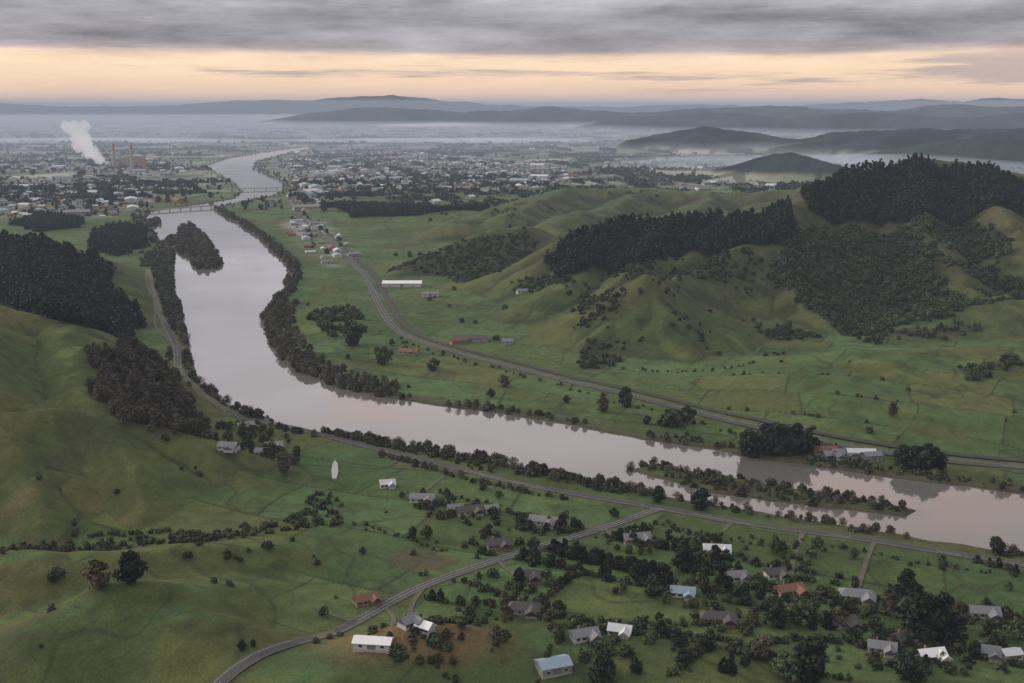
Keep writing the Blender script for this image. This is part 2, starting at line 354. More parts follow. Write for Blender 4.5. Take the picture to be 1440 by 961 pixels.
def sheet(name,pts,dz,mat,z=None):
    P=[G(*p) if z is None else p for p in pts];zz=max(hgt(np.array([p[0] for p in P]),np.array([p[1] for p in P])))+dz
    me=bpy.data.meshes.new(name);me.from_pydata([(p[0],p[1],zz) for p in P],[],[tuple(range(len(P)))]);me.materials.append(mat);return obj(name,me)
sheet('farm_pond',[(467,676),(473,677),(476,667),(475,655),(471,650),(468,655),(466,665)],.1,mw)
sheet('lake',[(545,262),(580,259),(640,262),(690,258),(684,255),(630,256),(580,254),(548,257)],.4,mw)
sheet('lake',[(640,227),(690,226),(705,223.5),(670,222.5),(640,224)],.4,mw)
sheet('swimming_pool',[(602,886),(622,889),(624,895),(605,893)],.15,simple('pool_water',(.12,.4,.48),.1))
# ------------------------------------------------ ROADS
def strip(name,P,w,mat,dz,off=0,parent=None,th=None):
    P=np.asarray(P);T=np.gradient(P,axis=0);T/=np.hypot(T[:,0],T[:,1])[:,None];Nn=np.stack([-T[:,1],T[:,0]],1)
    V=[];k=3
    for s in (-.5,0,.5):
        Q=P+Nn*(w*s+off);V.append(np.c_[Q,np.maximum(hgt(Q[:,0],Q[:,1]),0.8)+dz])
    mz=np.maximum(np.maximum(V[0][:,2],V[1][:,2]),V[2][:,2])
    for v in V: v[:,2]=mz*.7+v[:,2]*.3
    V=np.stack(V,1).reshape(-1,3);n=len(P);q=np.arange(n*k).reshape(n,k)
    Fq=np.stack([q[:-1,:-1],q[:-1,1:],q[1:,1:],q[1:,:-1]],-1).reshape(-1,4)
    return obj(name,mesh_k(name,V,Fq,[mat]),parent)
for k,w in (('country_road',5.5),('valley_road',5),('highway',7)):
    e0=bpy.data.objects.new(k,None);sc.collection.objects.link(e0)
    strip('verge',ROADS[k],w+1.4,M_grav,.28,0,e0);strip('carriageway',ROADS[k],w,M_asph,.36,0,e0)
    strip('centre_line',ROADS[k],.12,M_line,.42,0,e0);strip('edge_line_a',ROADS[k],.09,M_line,.42,w/2-.4,e0);strip('edge_line_b',ROADS[k],.09,M_line,.42,-w/2+.4,e0)
e0=bpy.data.objects.new('railway_line',None);sc.collection.objects.link(e0)
RP=ROADS['highway'];strip('ballast_bed',RP,6.5,M_ball,.5,-13,e0)
for o_ in (-15.1,-14,-12,-10.9): strip('rail',RP,.15,M_rail,.65,o_,e0)
for dv in ([(208,380),(205,410),(222,440),(215,460),(240,480)],[(500,880),(470,870),(440,860)],[(850,745),(870,765),(893,762)],[(700,790),(712,805),(735,815)],[(600,825),(580,850),(575,872),(600,890)],[(1030,735),(1010,755),(1005,772)],[(1230,762),(1215,800),(1205,835)],[(1130,748),(1115,790),(1110,825)],[(640,660),(600,690),(588,703)],[(540,855),(560,880),(530,905)],[(1195,640),(1150,640),(1150,630)]):
    strip('driveway',smooth_pl([G(*p) for p in dv],5),2.4,M_grav,.25)
print('roads',time.time()-T0)
# ------------------------------------------------ TREES
def prism(p,q,r0,r1,n=5):
    p=np.array(p,float);q=np.array(q,float);d=q-p;d/=np.linalg.norm(d)+1e-9
    a=np.cross(d,[.3,.9,.1]);a/=np.linalg.norm(a);b_=np.cross(d,a);t=np.arange(n)*2*math.pi/n
    c=np.cos(t)[:,None]*a+np.sin(t)[:,None]*b_
    V=np.r_[p+c*r0,q+c*r1];Fq=[(i,(i+1)%n,n+(i+1)%n,n+i) for i in range(n)];return V,np.array(Fq)
def tree(name,kind,seed,H,Rr,nleaf,ls,col,twig=False,cb=.2,nl=14,lob=.42):
    g=np.random.default_rng(seed);Vs=[];Fs=[];mi=[];cs=[];o=0
    def add(V,Fq,m,c):
        nonlocal o
        Vs.append(V);Fs.append(Fq+o);mi.extend([m]*len(Fq));cs.append(c);o+=len(V)
    lean=g.normal(0,.03,2)*H
    top=np.array([lean[0],lean[1],H*.85])
    V,Fq=prism((0,0,-1),top*.5,H*.025,H*.016);add(V,Fq,1,np.tile((.07,.055,.04),(len(V),1)))
    V,Fq=prism(top*.5,top,H*.016,H*.004);add(V,Fq,1,np.tile((.07,.055,.04),(len(V),1)))
    C_=[];S=[]
    for i in range(nl):
        t=(i+.5)/nl;an=g.uniform(0,6.28)
        if kind=='cone':
            z=cb+(1-cb)*t;rr=Rr*(1-t)**.6*g.uniform(.35,.95);s=Rr*lob*(1.15-t*.65)*g.uniform(.7,1.25)
        else:
            z=cb+(1-cb)*(.12+.76*t);rr=Rr*math.sqrt(max(.05,1-(2*t-.9)**2))*g.uniform(.2,.72);s=Rr*lob*g.uniform(.65,1.25)
        c=np.array([math.cos(an)*rr,math.sin(an)*rr,z*H-s*.35]);C_.append(c);S.append(s)
        V,Fq=prism(np.array([0,0,max(H*.12,c[2]*.6)]),c,H*.009,H*.003,4);add(V,Fq,1,np.tile((.07,.055,.04),(len(V),1)))
    C_=np.array(C_);S=np.array(S);w=S**2;k=g.choice(nl,nleaf,p=w/w.sum())
    d=g.normal(size=(nleaf,3));d/=np.linalg.norm(d,axis=1)[:,None]
    c=C_[k]+d*(S[k]*g.uniform(.25,1,nleaf)**.5)[:,None]*np.array([1,1,.8])
    a_=g.normal(size=(nleaf,3))+0;a_-= (a_*d).sum(1)[:,None]*d*(.6);a_/=np.linalg.norm(a_,axis=1)[:,None]
    b_=np.cross(a_,d+g.normal(0,.5,(nleaf,3)));b_/=np.linalg.norm(b_,axis=1)[:,None]
    s1=ls*g.uniform(.5,1.3,nleaf)[:,None];s2=s1*(.14 if twig else .8)
    V=np.stack([c-a_*s1-b_*s2*.6,c+a_*s1*.7-b_*s2,c+a_*s1+b_*s2*.5,c-a_*s1*.6+b_*s2],1).reshape(-1,3)
    Fq=np.arange(nleaf*4).reshape(-1,4)
    lb=g.uniform(.7,1.35,nl)[k]*g.uniform(.75,1.3,nleaf)
    cc=np.repeat(np.array(col)[None]*lb[:,None],4,0);add(V,Fq,0,cc)
    return mesh_k(name,np.concatenate(Vs),np.concatenate(Fs),[M_fol,M_bark],mi,np.concatenate(cs))
PR={
 'pine':[tree('pine_m',k,s,20,r,300,1.4,(.019,.026,.016),cb=.1,nl=16) for k,s,r in (('ball',1,6.5),('ball',2,7),('cone',3,6.5))],
 'bush':[tree('bush_m','ball',s,5.6,4.6,150,1.0,c,cb=.0,nl=9,lob=.5) for s,c in ((4,(.030,.040,.020)),(5,(.040,.049,.023)))],
 'scrub':[tree('scrub_m','ball',s,3.2,2.6,90,.55,c,cb=0,nl=6,lob=.5) for s,c in ((6,(.040,.043,.023)),(7,(.034,.042,.020)))],
 'willow':[tree('willow_m','ball',8,7,4.8,300,.75,(.054,.053,.032),cb=.0,nl=12),tree('willow_m','ball',9,8,4.4,340,1.1,(.078,.07,.053),True,.05,12),tree('willow_m','ball',10,6,4.8,300,.75,(.042,.044,.026),cb=.0,nl=12)],
 'bare':[tree('bare_m','ball',s,13,4.6,420,1.5,c,True,.1,14) for s,c in ((11,(.065,.055,.043)),(12,(.055,.05,.036)))],
 'decid':[tree('decid_m','ball',s,9,4.6,600,.55,c,cb=.12,nl=14) for s,c in ((13,(.042,.051,.024)),(14,(.032,.040,.019)),(15,(.055,.048,.028)))],
 'maca':[tree('maca_m',k,s,14,6.5,1300,.66,(.017,.024,.015),cb=.06,nl=22,lob=.4) for k,s in (('ball',16),('ball',17),('cone',18))],
 'ftree':[tree('ftree_m','ball',s,11,6,50,2.3,(.03,.04,.026),cb=.0,nl=7,lob=.5) for s in (19,20)],
}
def belt(seed):
    g=np.random.default_rng(seed);n=200
    c=np.c_[g.uniform(-70,70,n),g.normal(0,3,n),g.uniform(0,1,n)**.8*9]
    c[:,2]*=.55+.5*np.sin(c[:,0]*.11+seed)**2
    a_=g.normal(size=(n,3));a_/=np.linalg.norm(a_,axis=1)[:,None];b_=np.cross(a_,g.normal(size=(n,3)));b_/=np.linalg.norm(b_,axis=1)[:,None]
    s=g.uniform(1.4,3.2,n)[:,None];V=np.stack([c-a_*s-b_*s,c+a_*s-b_*s,c+a_*s+b_*s,c-a_*s+b_*s],1).reshape(-1,3)
    return mesh_k('belt_m',V,np.arange(n*4).reshape(-1,4),[M_fol],None,np.repeat(np.array((.03,.04,.026))[None]*g.uniform(.6,1.4,n)[:,None],4,0))
PR['belt']=[belt(1),belt(2)]
def housemesh(name,l,w,hw,hr,mw_,mr_,sz=(),ov=.5):
    V=[];Fc=[];mi=[]
    def q(a,b,c,d,m): 
        i=len(V);V.extend([a,b,c,d]);Fc.append((i,i+1,i+2,i+3));mi.append(m)
    X,Y=l/2,w/2
    for s in (-1,1):
        q((-X,s*Y,0),(X,s*Y,0),(X,s*Y,hw),(-X,s*Y,hw),0)
        q((s*X,-Y,0),(s*X,Y,0),(s*X,Y,hw),(s*X,-Y,hw),0)
        q((s*X,-Y,hw),(s*X,Y,hw),(s*X,.01,hw+hr),(s*X,-.01,hw+hr),0)
        q((-X-ov,s*(Y+ov),hw-ov*hr/Y),(X+ov,s*(Y+ov),hw-ov*hr/Y),(X+ov,0,hw+hr+.06),(-X-ov,0,hw+hr+.06),1)
        q((-X-ov,s*(Y+ov),hw-ov*hr/Y-.2),(X+ov,s*(Y+ov),hw-ov*hr/Y-.2),(X+ov,s*(Y+ov),hw-ov*hr/Y),(-X-ov,s*(Y+ov),hw-ov*hr/Y),1)
        for t in (-.34,-.1,.3):
            q((t*l-.8,s*(Y+.03),.9),(t*l+.8,s*(Y+.03),.9),(t*l+.8,s*(Y+.03),2.1),(t*l-.8,s*(Y+.03),2.1),2)
        q((s*(X+.03),-.9,.9),(s*(X+.03),.9,.9),(s*(X+.03),.9,2.1),(s*(X+.03),-.9,2.1),2)
    q((.08*l,-Y-.04,0),(.08*l+1,-Y-.04,0),(.08*l+1,-Y-.04,2.1),(.08*l,-Y-.04,2.1),2)
    return mesh_k(name,V,Fc,[mw_,mr_,M_win],mi)
M_w=[simple('wall_white',(.38,.37,.35),.8,.1),simple('wall_cream',(.3,.27,.22),.8,.1),simple('wall_brick',(.18,.115,.085),.85,.2),simple('wall_grey',(.2,.2,.2),.8,.1)]
M_r=[simple('roof_white_iron',(.42,.44,.46),.6,.15,.3),simple('roof_grey_iron',(.14,.145,.155),.6,.15,.3),simple('roof_dark_tile',(.06,.055,.055),.8,.2),simple('roof_red_tile',(.15,.075,.05),.8,.2),simple('roof_blue_iron',(.2,.26,.32),.6,.15,.3)]
PR['house']=[housemesh('th',14,9,2.8,2.2,M_w[i],M_r[j]) for i,j in ((0,0),(1,1),(0,2),(2,3),(0,1))]
PR['shed']=[housemesh('sh',34,18,6,2.5,M_w[i],M_r[j]) for i,j in ((0,0),(3,1),(0,4))]
INS={}
def put(grp,kind,xs,ys_,sc_=1,var=.3,rot=None,avoid=-1.0):
    xs=np.asarray(xs,float);ys_=np.asarray(ys_,float)
    if len(xs)==0:return
    s=sc_*rng.uniform(1-var,1+var,len(xs));r=rng.uniform(0,6.28,len(xs)) if rot is None else rot
    k=rsd(xs,ys_)>avoid
    for nm,P in ROADS.items():
        if ys_.min()<P[:,1].max(): k&=pl(P[::3],xs,ys_)>5.5
    xs,ys_,s,r=xs[k],ys_[k],s[k],np.broadcast_to(r,k.shape)[k]
    if len(xs):INS.setdefault((grp,kind),[]).append(np.c_[xs,ys_,s,np.broadcast_to(r,xs.shape)])
def scat(P,sp,prob=1):
    P=np.array(P);a0,b0=P.min(0)-15;a1,b1=P.max(0)+15
    gx_,gy_=np.meshgrid(np.arange(a0,a1,sp),np.arange(b0,b1,sp));xs=gx_.ravel()+rng.uniform(-.6,.6,gx_.size)*sp;ys_=gy_.ravel()+rng.uniform(-.6,.6,gx_.size)*sp
    k=(sd([tuple(p) for p in P],xs,ys_)+(fbm(xs,ys_,25,81,3)-.5)*34<rng.normal(0,3,len(xs)))&(rng.random(len(xs))<prob);return xs[k],ys_[k]
for kind,P in COV:
    if kind=='pine': put('pine_forest','pine',*scat(P,6.8),.68,.22)
    if kind=='bush': put('native_bush','bush',*scat(P,6.0,.88),.9,.4)
    if kind=='scrub': put('hillside_scrub','bush',*scat(P,5.8,.6),.65,.45)
    if kind=='bare': put('bare_woodland','bare',*scat(P,5.5,.95),.85,.3);put('bare_woodland','bush',*scat(P,9,.7),.9,.3)
def along(P,sp,lo,hi,prob=1):
    Q=smooth_pl(P,sp);T=np.gradient(Q,axis=0);T/=np.hypot(T[:,0],T[:,1])[:,None];Nn=np.stack([-T[:,1],T[:,0]],1)
    o_=rng.uniform(lo,hi,len(Q))[:,None];Q=Q+Nn*o_+rng.normal(0,sp*.4,Q.shape);k=rng.random(len(Q))<prob;return Q[k,0],Q[k,1]
def bank(P,sp,w,sc_,cut=None):
    X_,Y_=along(P,sp,-w,w);k=(rsd(X_,Y_)>0);X_,Y_=X_[k],Y_[k]
    if cut: k=cut(X_,Y_);X_,Y_=X_[k],Y_[k]
    put('riverbank_trees','willow',X_,Y_,sc_,.55)
thin=lambda a,b:(fbm(a,b,45,99,2)>.36)
bank(FB[:14],1.6,10,.5,thin);bank(FB[13:20],.5,30,.62);bank(FB[13:20],1.2,12,.85);bank(FB[19:28],1.4,16,.8);bank(FB[27:],6,40,.75)
bank(NB[:10],1.8,10,.5,thin);bank(NB[9:18],.8,15,.62,thin);bank(NB[9:18],1.8,8,.8);bank(NB[17:26],1.0,18,.75);bank(NB[25:30],3,30,.75);bank(NB[29:],9,40,.5)
for i,I in enumerate(ISL):
    put('island_trees','willow',*scat(I,[7,7,5][i],.95),[.95,.7,.55][i],.45)
def region(pxs,n,kind,grp,s,var=.4,clump=None,maxd=60000):
    P=cast(pxs,maxd);A=np.array(P);a0,b0=A.min(0);a1,b1=A.max(0)
    xs=rng.uniform(a0,a1,n*6);ys_=rng.uniform(b0,b1,n*6);k=sd(P,xs,ys_)<0
    if clump: k&=fbm(xs,ys_,clump,int(s*100)+n,3)>.61
    xs,ys_=xs[k][:n],ys_[k][:n];put(grp,kind,xs,ys_,s,var)
# gardens / shelter rows following the paddock boundaries
def fence_rows(pxs,n,kind,grp,s,var,thr):
    P=cast(pxs);A=np.array(P);a0,b0=A.min(0);a1,b1=A.max(0)
    xs=rng.uniform(a0,a1,n*30);ys_=rng.uniform(b0,b1,n*30);k=sd(P,xs,ys_)<0;xs,ys_=xs[k],ys_[k]
    _,e_=padd(xs,ys_,52,.45,5);k=(e_<1.3)&(fbm(xs,ys_,40,67,2)>thr);xs,ys_=xs[k][:n],ys_[k][:n];put(grp,kind,xs,ys_,s,var)
NEAR=[(520,690),(930,740),(1440,800),(1440,960),(560,960),(600,830)]
fence_rows(NEAR,520,'scrub','hedgerow',.7,.45,.44);fence_rows(NEAR,120,'decid','hedgerow',.5,.4,.52);fence_rows(NEAR,70,'maca','hedgerow',.42,.4,.56)
fence_rows([(880,540),(1440,500),(1440,650),(1100,600)],60,'scrub','hedgerow',.7,.4,.55)
region(NEAR,170,'scrub','garden_shrubs',.75,.5,26)
region([(620,690),(930,740),(1440,800),(1440,960),(600,960),(640,830)],70,'decid','garden_trees',.55,.4,22)
region([(700,720),(930,760),(1440,820),(1440,960),(700,960)],35,'maca','garden_trees',.45,.4,26)
region([(0,790),(450,750),(520,850),(350,960),(0,960)],12,'scrub','hillside_scrub',.7,.5,30)
region([(0,640),(280,650),(430,690),(400,720),(0,770)],8,'scrub','hillside_scrub',.8,.5,40)
region([(760,400),(905,395),(1100,350),(1170,470),(1060,520),(830,515)],60,'scrub','hillside_scrub',.9,.5,60)
region([(1280,300),(1440,300),(1440,420),(1380,430),(1330,390)],300,'bush','hillside_scrub',.6,.5,50)
region([(1000,300),(1110,300),(1090,350),(930,400),(800,420),(700,400),(900,365)],340,'bush','hillside_scrub',.5,.5,60)
region([(420,370),(700,290),(1000,280),(1100,275),(1000,300),(800,310),(600,390)],200,'bush','hillside_scrub',.8,.4,80)
region([(880,530),(1440,480),(1440,650),(1100,600)],8,'bush','hillside_scrub',.6,.4,60)
region([(400,400),(500,400),(620,520),(1040,620),(900,610),(480,530),(400,480)],34,'decid','riverflat_trees',.6,.4,40)
region([(428,470),(440,440),(500,430),(518,465),(500,480)],50,'bush','riverflat_trees',1.1,.4)
region([(540,400),(700,390),(780,470),(700,490),(560,470)],8,'bush','riverflat_trees',.8,.4,40)
region([(300,590),(400,610),(430,660),(330,640)],70,'decid','riverflat_trees',.6,.4)
region([(440,690),(480,700),(480,740),(250,765),(200,770),(0,785),(0,775),(240,755),(420,728)],300,'scrub','gully_trees',.8,.4)
region([(470,630),(700,690),(640,700),(480,660)],24,'scrub','garden_shrubs',1,.4,30)
for px_,sp,kd,s in [([(620,815),(700,835),(760,870),(900,888),(1040,912)],2.2,'scrub',.85),([(780,775),(830,790),(900,806),(945,815)],2.4,'maca',.42),([(780,782),(860,800),(930,815)],3,'maca',.5),
 ([(1130,760),(1250,790),(1440,812)],4,'scrub',.6),([(930,740),(1100,775)],4,'scrub',.5),([(640,700),(760,735),(860,760)],5,'scrub',.6),([(560,960),(640,900),(720,870)],3,'scrub',.8),
 ([(900,880),(1060,885),(1100,880)],3,'scrub',.8),([(1060,830),(1200,850),(1290,860)],3.5,'bush',.45),([(480,905),(400,945),(340,975)],3,'bush',.45),([(350,950),(400,940),(470,900)],2.5,'maca',.35),
 ([(630,780),(560,760),(480,735)],4,'scrub',.6),([(1340,870),(1440,890)],3,'scrub',.8),([(940,900),(960,960)],4,'scrub',.6),([(530,640),(640,672),(740,695),(800,705)],3,'willow',.45),([(390,590),(520,622),(640,650),(760,690)],5,'scrub',.8),
 ([(1060,912),(1200,900),(1330,940)],3,'bush',.5),([(830,905),(1000,930)],3.5,'bush',.5),([(640,845),(680,900)],4,'bush',.5),([(1440,700),(1300,668),(1150,645)],6,'bush',.5),([(560,480),(640,505),(800,548),(1040,615)],9,'bush',.4),
 ([(1240,840),(1440,870)],5,'scrub',.8),([(100,760),(240,752)],3,'scrub',.7),([(880,520),(960,530),(1060,520)],6,'scrub',.7),([(330,815),(345,800),(420,780)],5,'scrub',.6),([(940,735),(1000,790),(1040,840)],4,'scrub',.6),([(1120,765),(1060,830)],4,'scrub',.6)]:
    put('hedgerow',kd,*along([G(*p) for p in px_],sp,-1,1),s,.35)
for i,P in enumerate(TOWN):
    A,B=scat(P,[27,27,30,40][i]);k=rng.random(len(A));m=k<(.5 if i==2 else .66)
    ang=np.where(fbm(A,B,400,5,2)>.5,.3,1.1)+rng.integers(0,2,len(A))*1.5708
    put('town_houses','house',A[m],B[m],1.1,.25,ang[m],25)
    if i==2: put('town_sheds','shed',A[~m][::2],B[~m][::2],.6,.3,ang[~m][::2]+0)
    else: put('town_sheds','shed',A[k>.975],B[k>.975],1.3,.4,ang[k>.975],40)
    A,B=scat(P,32,.6);put('town_trees','ftree',A,B,.65,.4,None,25)
n=3600;yy=np.exp(rng.uniform(math.log(2300),math.log(15000),n));xx=yy*rng.uniform(-.62,.62,n);k=fbm(xx,yy,500,23,3)>.45;xx,yy=xx[k],yy[k]
hh=hgt(xx,yy,False);k=hh<12;put('distant_trees','ftree',xx[k],yy[k],1.0,.5,None,40)
n=1500;yy=np.exp(rng.uniform(math.log(2500),math.log(16000),n));xx=yy*rng.uniform(-.62,.62,n);hh=hgt(xx,yy,False);k=hh<12
put('shelterbelts','belt',xx[k],yy[k],1.1,.4,(.3+rng.integers(0,2,n)*1.5708)[k],110)
n=700;yy=np.exp(rng.uniform(math.log(2600),math.log(9000),n));xx=yy*rng.uniform(-.6,.6,n);hh=hgt(xx,yy,False);k=hh<12;put('distant_farm_buildings','house',xx[k],yy[k],1.5,.4,None,40)
def flush():
    tot=0
    for (grp,kind),L_ in INS.items():
        A=np.concatenate(L_);z=hgt(A[:,0],A[:,1]);pr=PR[kind];w=rng.integers(0,len(pr),len(A));tot+=len(A)
        for j,me in enumerate(pr):
            B=A[w==j];zz=z[w==j]
            if len(B)==0:continue
            t=B[:,3][:,None]+np.array([math.pi*1.25,math.pi*1.75,math.pi*.25,math.pi*.75])[None]
            r_=B[:,2][:,None]*math.sqrt(.5)
            V=np.stack([B[:,0][:,None]+np.cos(t)*r_,B[:,1][:,None]+np.sin(t)*r_,np.repeat(zz[:,None],4,1)],-1).reshape(-1,3)
            o_=obj(grp,mesh_k(grp,V,np.arange(len(B)*4).reshape(-1,4)))
            o_.instance_type='FACES';o_.use_instance_faces_scale=True;o_.instance_faces_scale=1;o_.show_instancer_for_render=False
            obj(kind+'_unit',me,o_)
    print('instances',tot)
flush()
for u,v,hp,kd,nm in [(188,822,46,'maca','macrocarpa_tree'),(140,832,40,'decid','round_tree'),(80,822,20,'decid','round_tree'),(985,718,34,'maca','macrocarpa_tree'),(880,572,30,'maca','macrocarpa_tree'),(848,580,24,'decid','round_tree'),
 (500,486,32,'maca','macrocarpa_tree'),(925,706,26,'maca','macrocarpa_tree'),(320,788,14,'decid','round_tree'),(378,776,14,'decid','round_tree'),(1272,958,44,'maca','macrocarpa_tree'),(1140,955,60,'maca','macrocarpa_tree'),(1105,958,40,'decid','round_tree'),(1070,930,40,'bare','bare_tree'),
 (1300,905,70,'maca','macrocarpa_tree'),(1325,900,60,'maca','macrocarpa_tree'),(1275,850,44,'maca','macrocarpa_tree'),(1250,870,38,'bare','bare_tree'),(1285,890,56,'maca','macrocarpa_tree'),(960,805,40,'maca','macrocarpa_tree'),(930,832,40,'maca','macrocarpa_tree'),(900,820,34,'maca','macrocarpa_tree'),(985,800,24,'decid','round_tree'),
 (1400,778,26,'maca','macrocarpa_tree'),(845,968,50,'maca','macrocarpa_tree'),(400,672,40,'bare','bare_tree'),(1255,588,24,'bare','bare_tree'),(610,522,18,'decid','round_tree'),(710,545,18,'decid','round_tree'),(945,598,24,'bush','round_tree'),(965,596,26,'decid','round_tree'),
 (1090,780,22,'decid','round_tree'),(1120,880,40,'decid','round_tree'),(1090,885,36,'maca','macrocarpa_tree'),(690,560,14,'decid','round_tree'),(540,512,26,'decid','round_tree'),(455,870,16,'decid','round_tree'),(510,782,12,'decid','round_tree'),(750,770,16,'decid','round_tree'),(650,888,20,'decid','round_tree'),(700,902,22,'decid','round_tree'),(1430,905,30,'decid','round_tree'),(1180,880,30,'decid','round_tree'),(600,760,20,'decid','round_tree'),(580,758,18,'maca','macrocarpa_tree')]\
 +[(1052+i*8+rng.integers(-3,3),634+rng.integers(-3,6)+i*.3,int(36+rng.integers(0,16)),'pine' if i%3 else 'maca','pine_tree' if i%3 else 'macrocarpa_tree') for i in range(12)]\
 +[(1268+i*9,656+i*.8,int(28+rng.integers(0,10)),'maca','macrocarpa_tree') for i in range(6)]:
    X_,Y_=cast([(u,v)])[0];z=float(hgt(np.array([X_]),np.array([Y_]))[0])
    dist=math.sqrt(X_**2+Y_**2+(CH-z)**2);Hh=hp*dist/F;pr=PR[kd];me=pr[int(rng.integers(0,len(pr)))]
    base={'maca':14,'pine':20,'decid':9,'bare':13,'bush':6}[kd];s=Hh/base
    o_=obj(nm,me,None,(X_,Y_,z-.1),rng.uniform(0,6.28));o_.scale=(s*rng.uniform(.95,1.25),s*rng.uniform(.95,1.25),s)
print('trees',time.time()-T0)
# ------------------------------------------------ BUILDINGS
def box(name,cx,cy,z0,lx,ly,lz,mat,parent,rz=0):
    V=[(cx+sx*lx/2,cy+sy*ly/2,z0+sz*lz) for sz in (0,1) for sx,sy in ((-1,-1),(1,-1),(1,1),(-1,1))]
    me=bpy.data.meshes.new(name);me.from_pydata(V,[],[(0,3,2,1),(4,5,6,7),(0,1,5,4),(1,2,6,5),(2,3,7,6),(3,0,4,7)]);me.materials.append(mat);return obj(name,me,parent)
def gable(name,cx,cy,z0,l,w,hr,mat,parent,along='x',ov=.5,hip=0):
    t=.18;Xo,Yo=l/2+ov,w/2+ov;zb=z0-ov*hr/(w/2);Xr=Xo-hip
    V=[(-Xo,-Yo,zb),(Xo,-Yo,zb),(Xo,Yo,zb),(-Xo,Yo,zb),(-Xr,0,z0+hr),(Xr,0,z0+hr)]
    V+=[(a_,b_,c_+t) for a_,b_,c_ in V]
    if along=='y':V=[(-b_,a_,c_) for a_,b_,c_ in V]
    V=[(a_+cx,b_+cy,c_) for a_,b_,c_ in V]
    Fc=[(6,7,11,10),(8,9,10,11),(7,8,11),(9,6,10),(0,4,5,1),(2,5,4,3),(0,1,7,6),(1,2,8,7),(2,3,9,8),(3,0,6,9),(1,5,2),(3,4,0)]
    me=bpy.data.meshes.new(name);me.from_pydata(V,[],Fc);me.materials.append(mat);return obj(name,me,parent)
def house(nm,u,v,rz,l,w,wm,rm,wing=True,hw=2.8,hr=2.0,hip=0,shed=False):
    X_,Y_=cast([(u,v)])[0];z=float(hgt(np.array([X_]),np.array([Y_]))[0])
    if Y_<650:l*=.8;w*=.8
    e_=bpy.data.objects.new(nm,None);sc.collection.objects.link(e_);e_.location=(X_,Y_,z-.1);e_.rotation_euler=(0,0,rz)
    box('foundation',0,0,-1.5,l+.3,w+.3,1.7,M_conc,e_);box('walls',0,0,.2,l,w,hw-.2,wm,e_)
    gable('roof',0,0,hw,l,w,hr,rm,e_,hip=hip)
    if not hip:
        for s in (-1,1):
            me=bpy.data.meshes.new('gable_end');me.from_pydata([(s*(l/2-.01),-w/2,hw-.01),(s*(l/2-.01),w/2,hw-.01),(s*(l/2-.01),0,hw+hr-.05)],[],[(0,1,2)]);me.materials.append(wm);obj('gable_end',me,e_)
    if wing:
        box('wing_walls',l*.28,-w*.75,.2,w*.7,w*.52,hw-.22,wm,e_);gable('wing_roof',l*.28,-w*.5,hw-.03,w*1.1,w*.7,hr*.8,rm,e_,'y')
    for s in (-1,1):
        for t in ((-.36,-.12,.12,.36) if not shed else (-.3,.3)):
            if wing and s<0 and t>0: continue
            box('window_frame',t*l,s*(w/2+.03),.95,1.9,.08,1.3,M_line,e_);box('window',t*l,s*(w/2+.06),1.05,1.7,.08,1.1,M_win,e_)
    box('door',0,-w/2-.04,.2,1.0 if not shed else 3.5,.1,2.1 if not shed else hw*.75,M_wood if not shed else M_r[1],e_)
    if not shed:
        box('chimney',-l*.2,w*.15,hw+.6,.8,.8,hr+.3,M_w[2],e_)
        if Y_<700 and X_>-60:
            n=11;an=rng.uniform(0,6.28,n);rr=rng.uniform(9,18,n);put2.append((X_+np.cos(an)*rr,Y_+np.sin(an)*rr))
put2=[]
W=M_w;Rf=M_r
M_bright=simple('new_white_roof',(.62,.62,.62),.5,.08,.3)
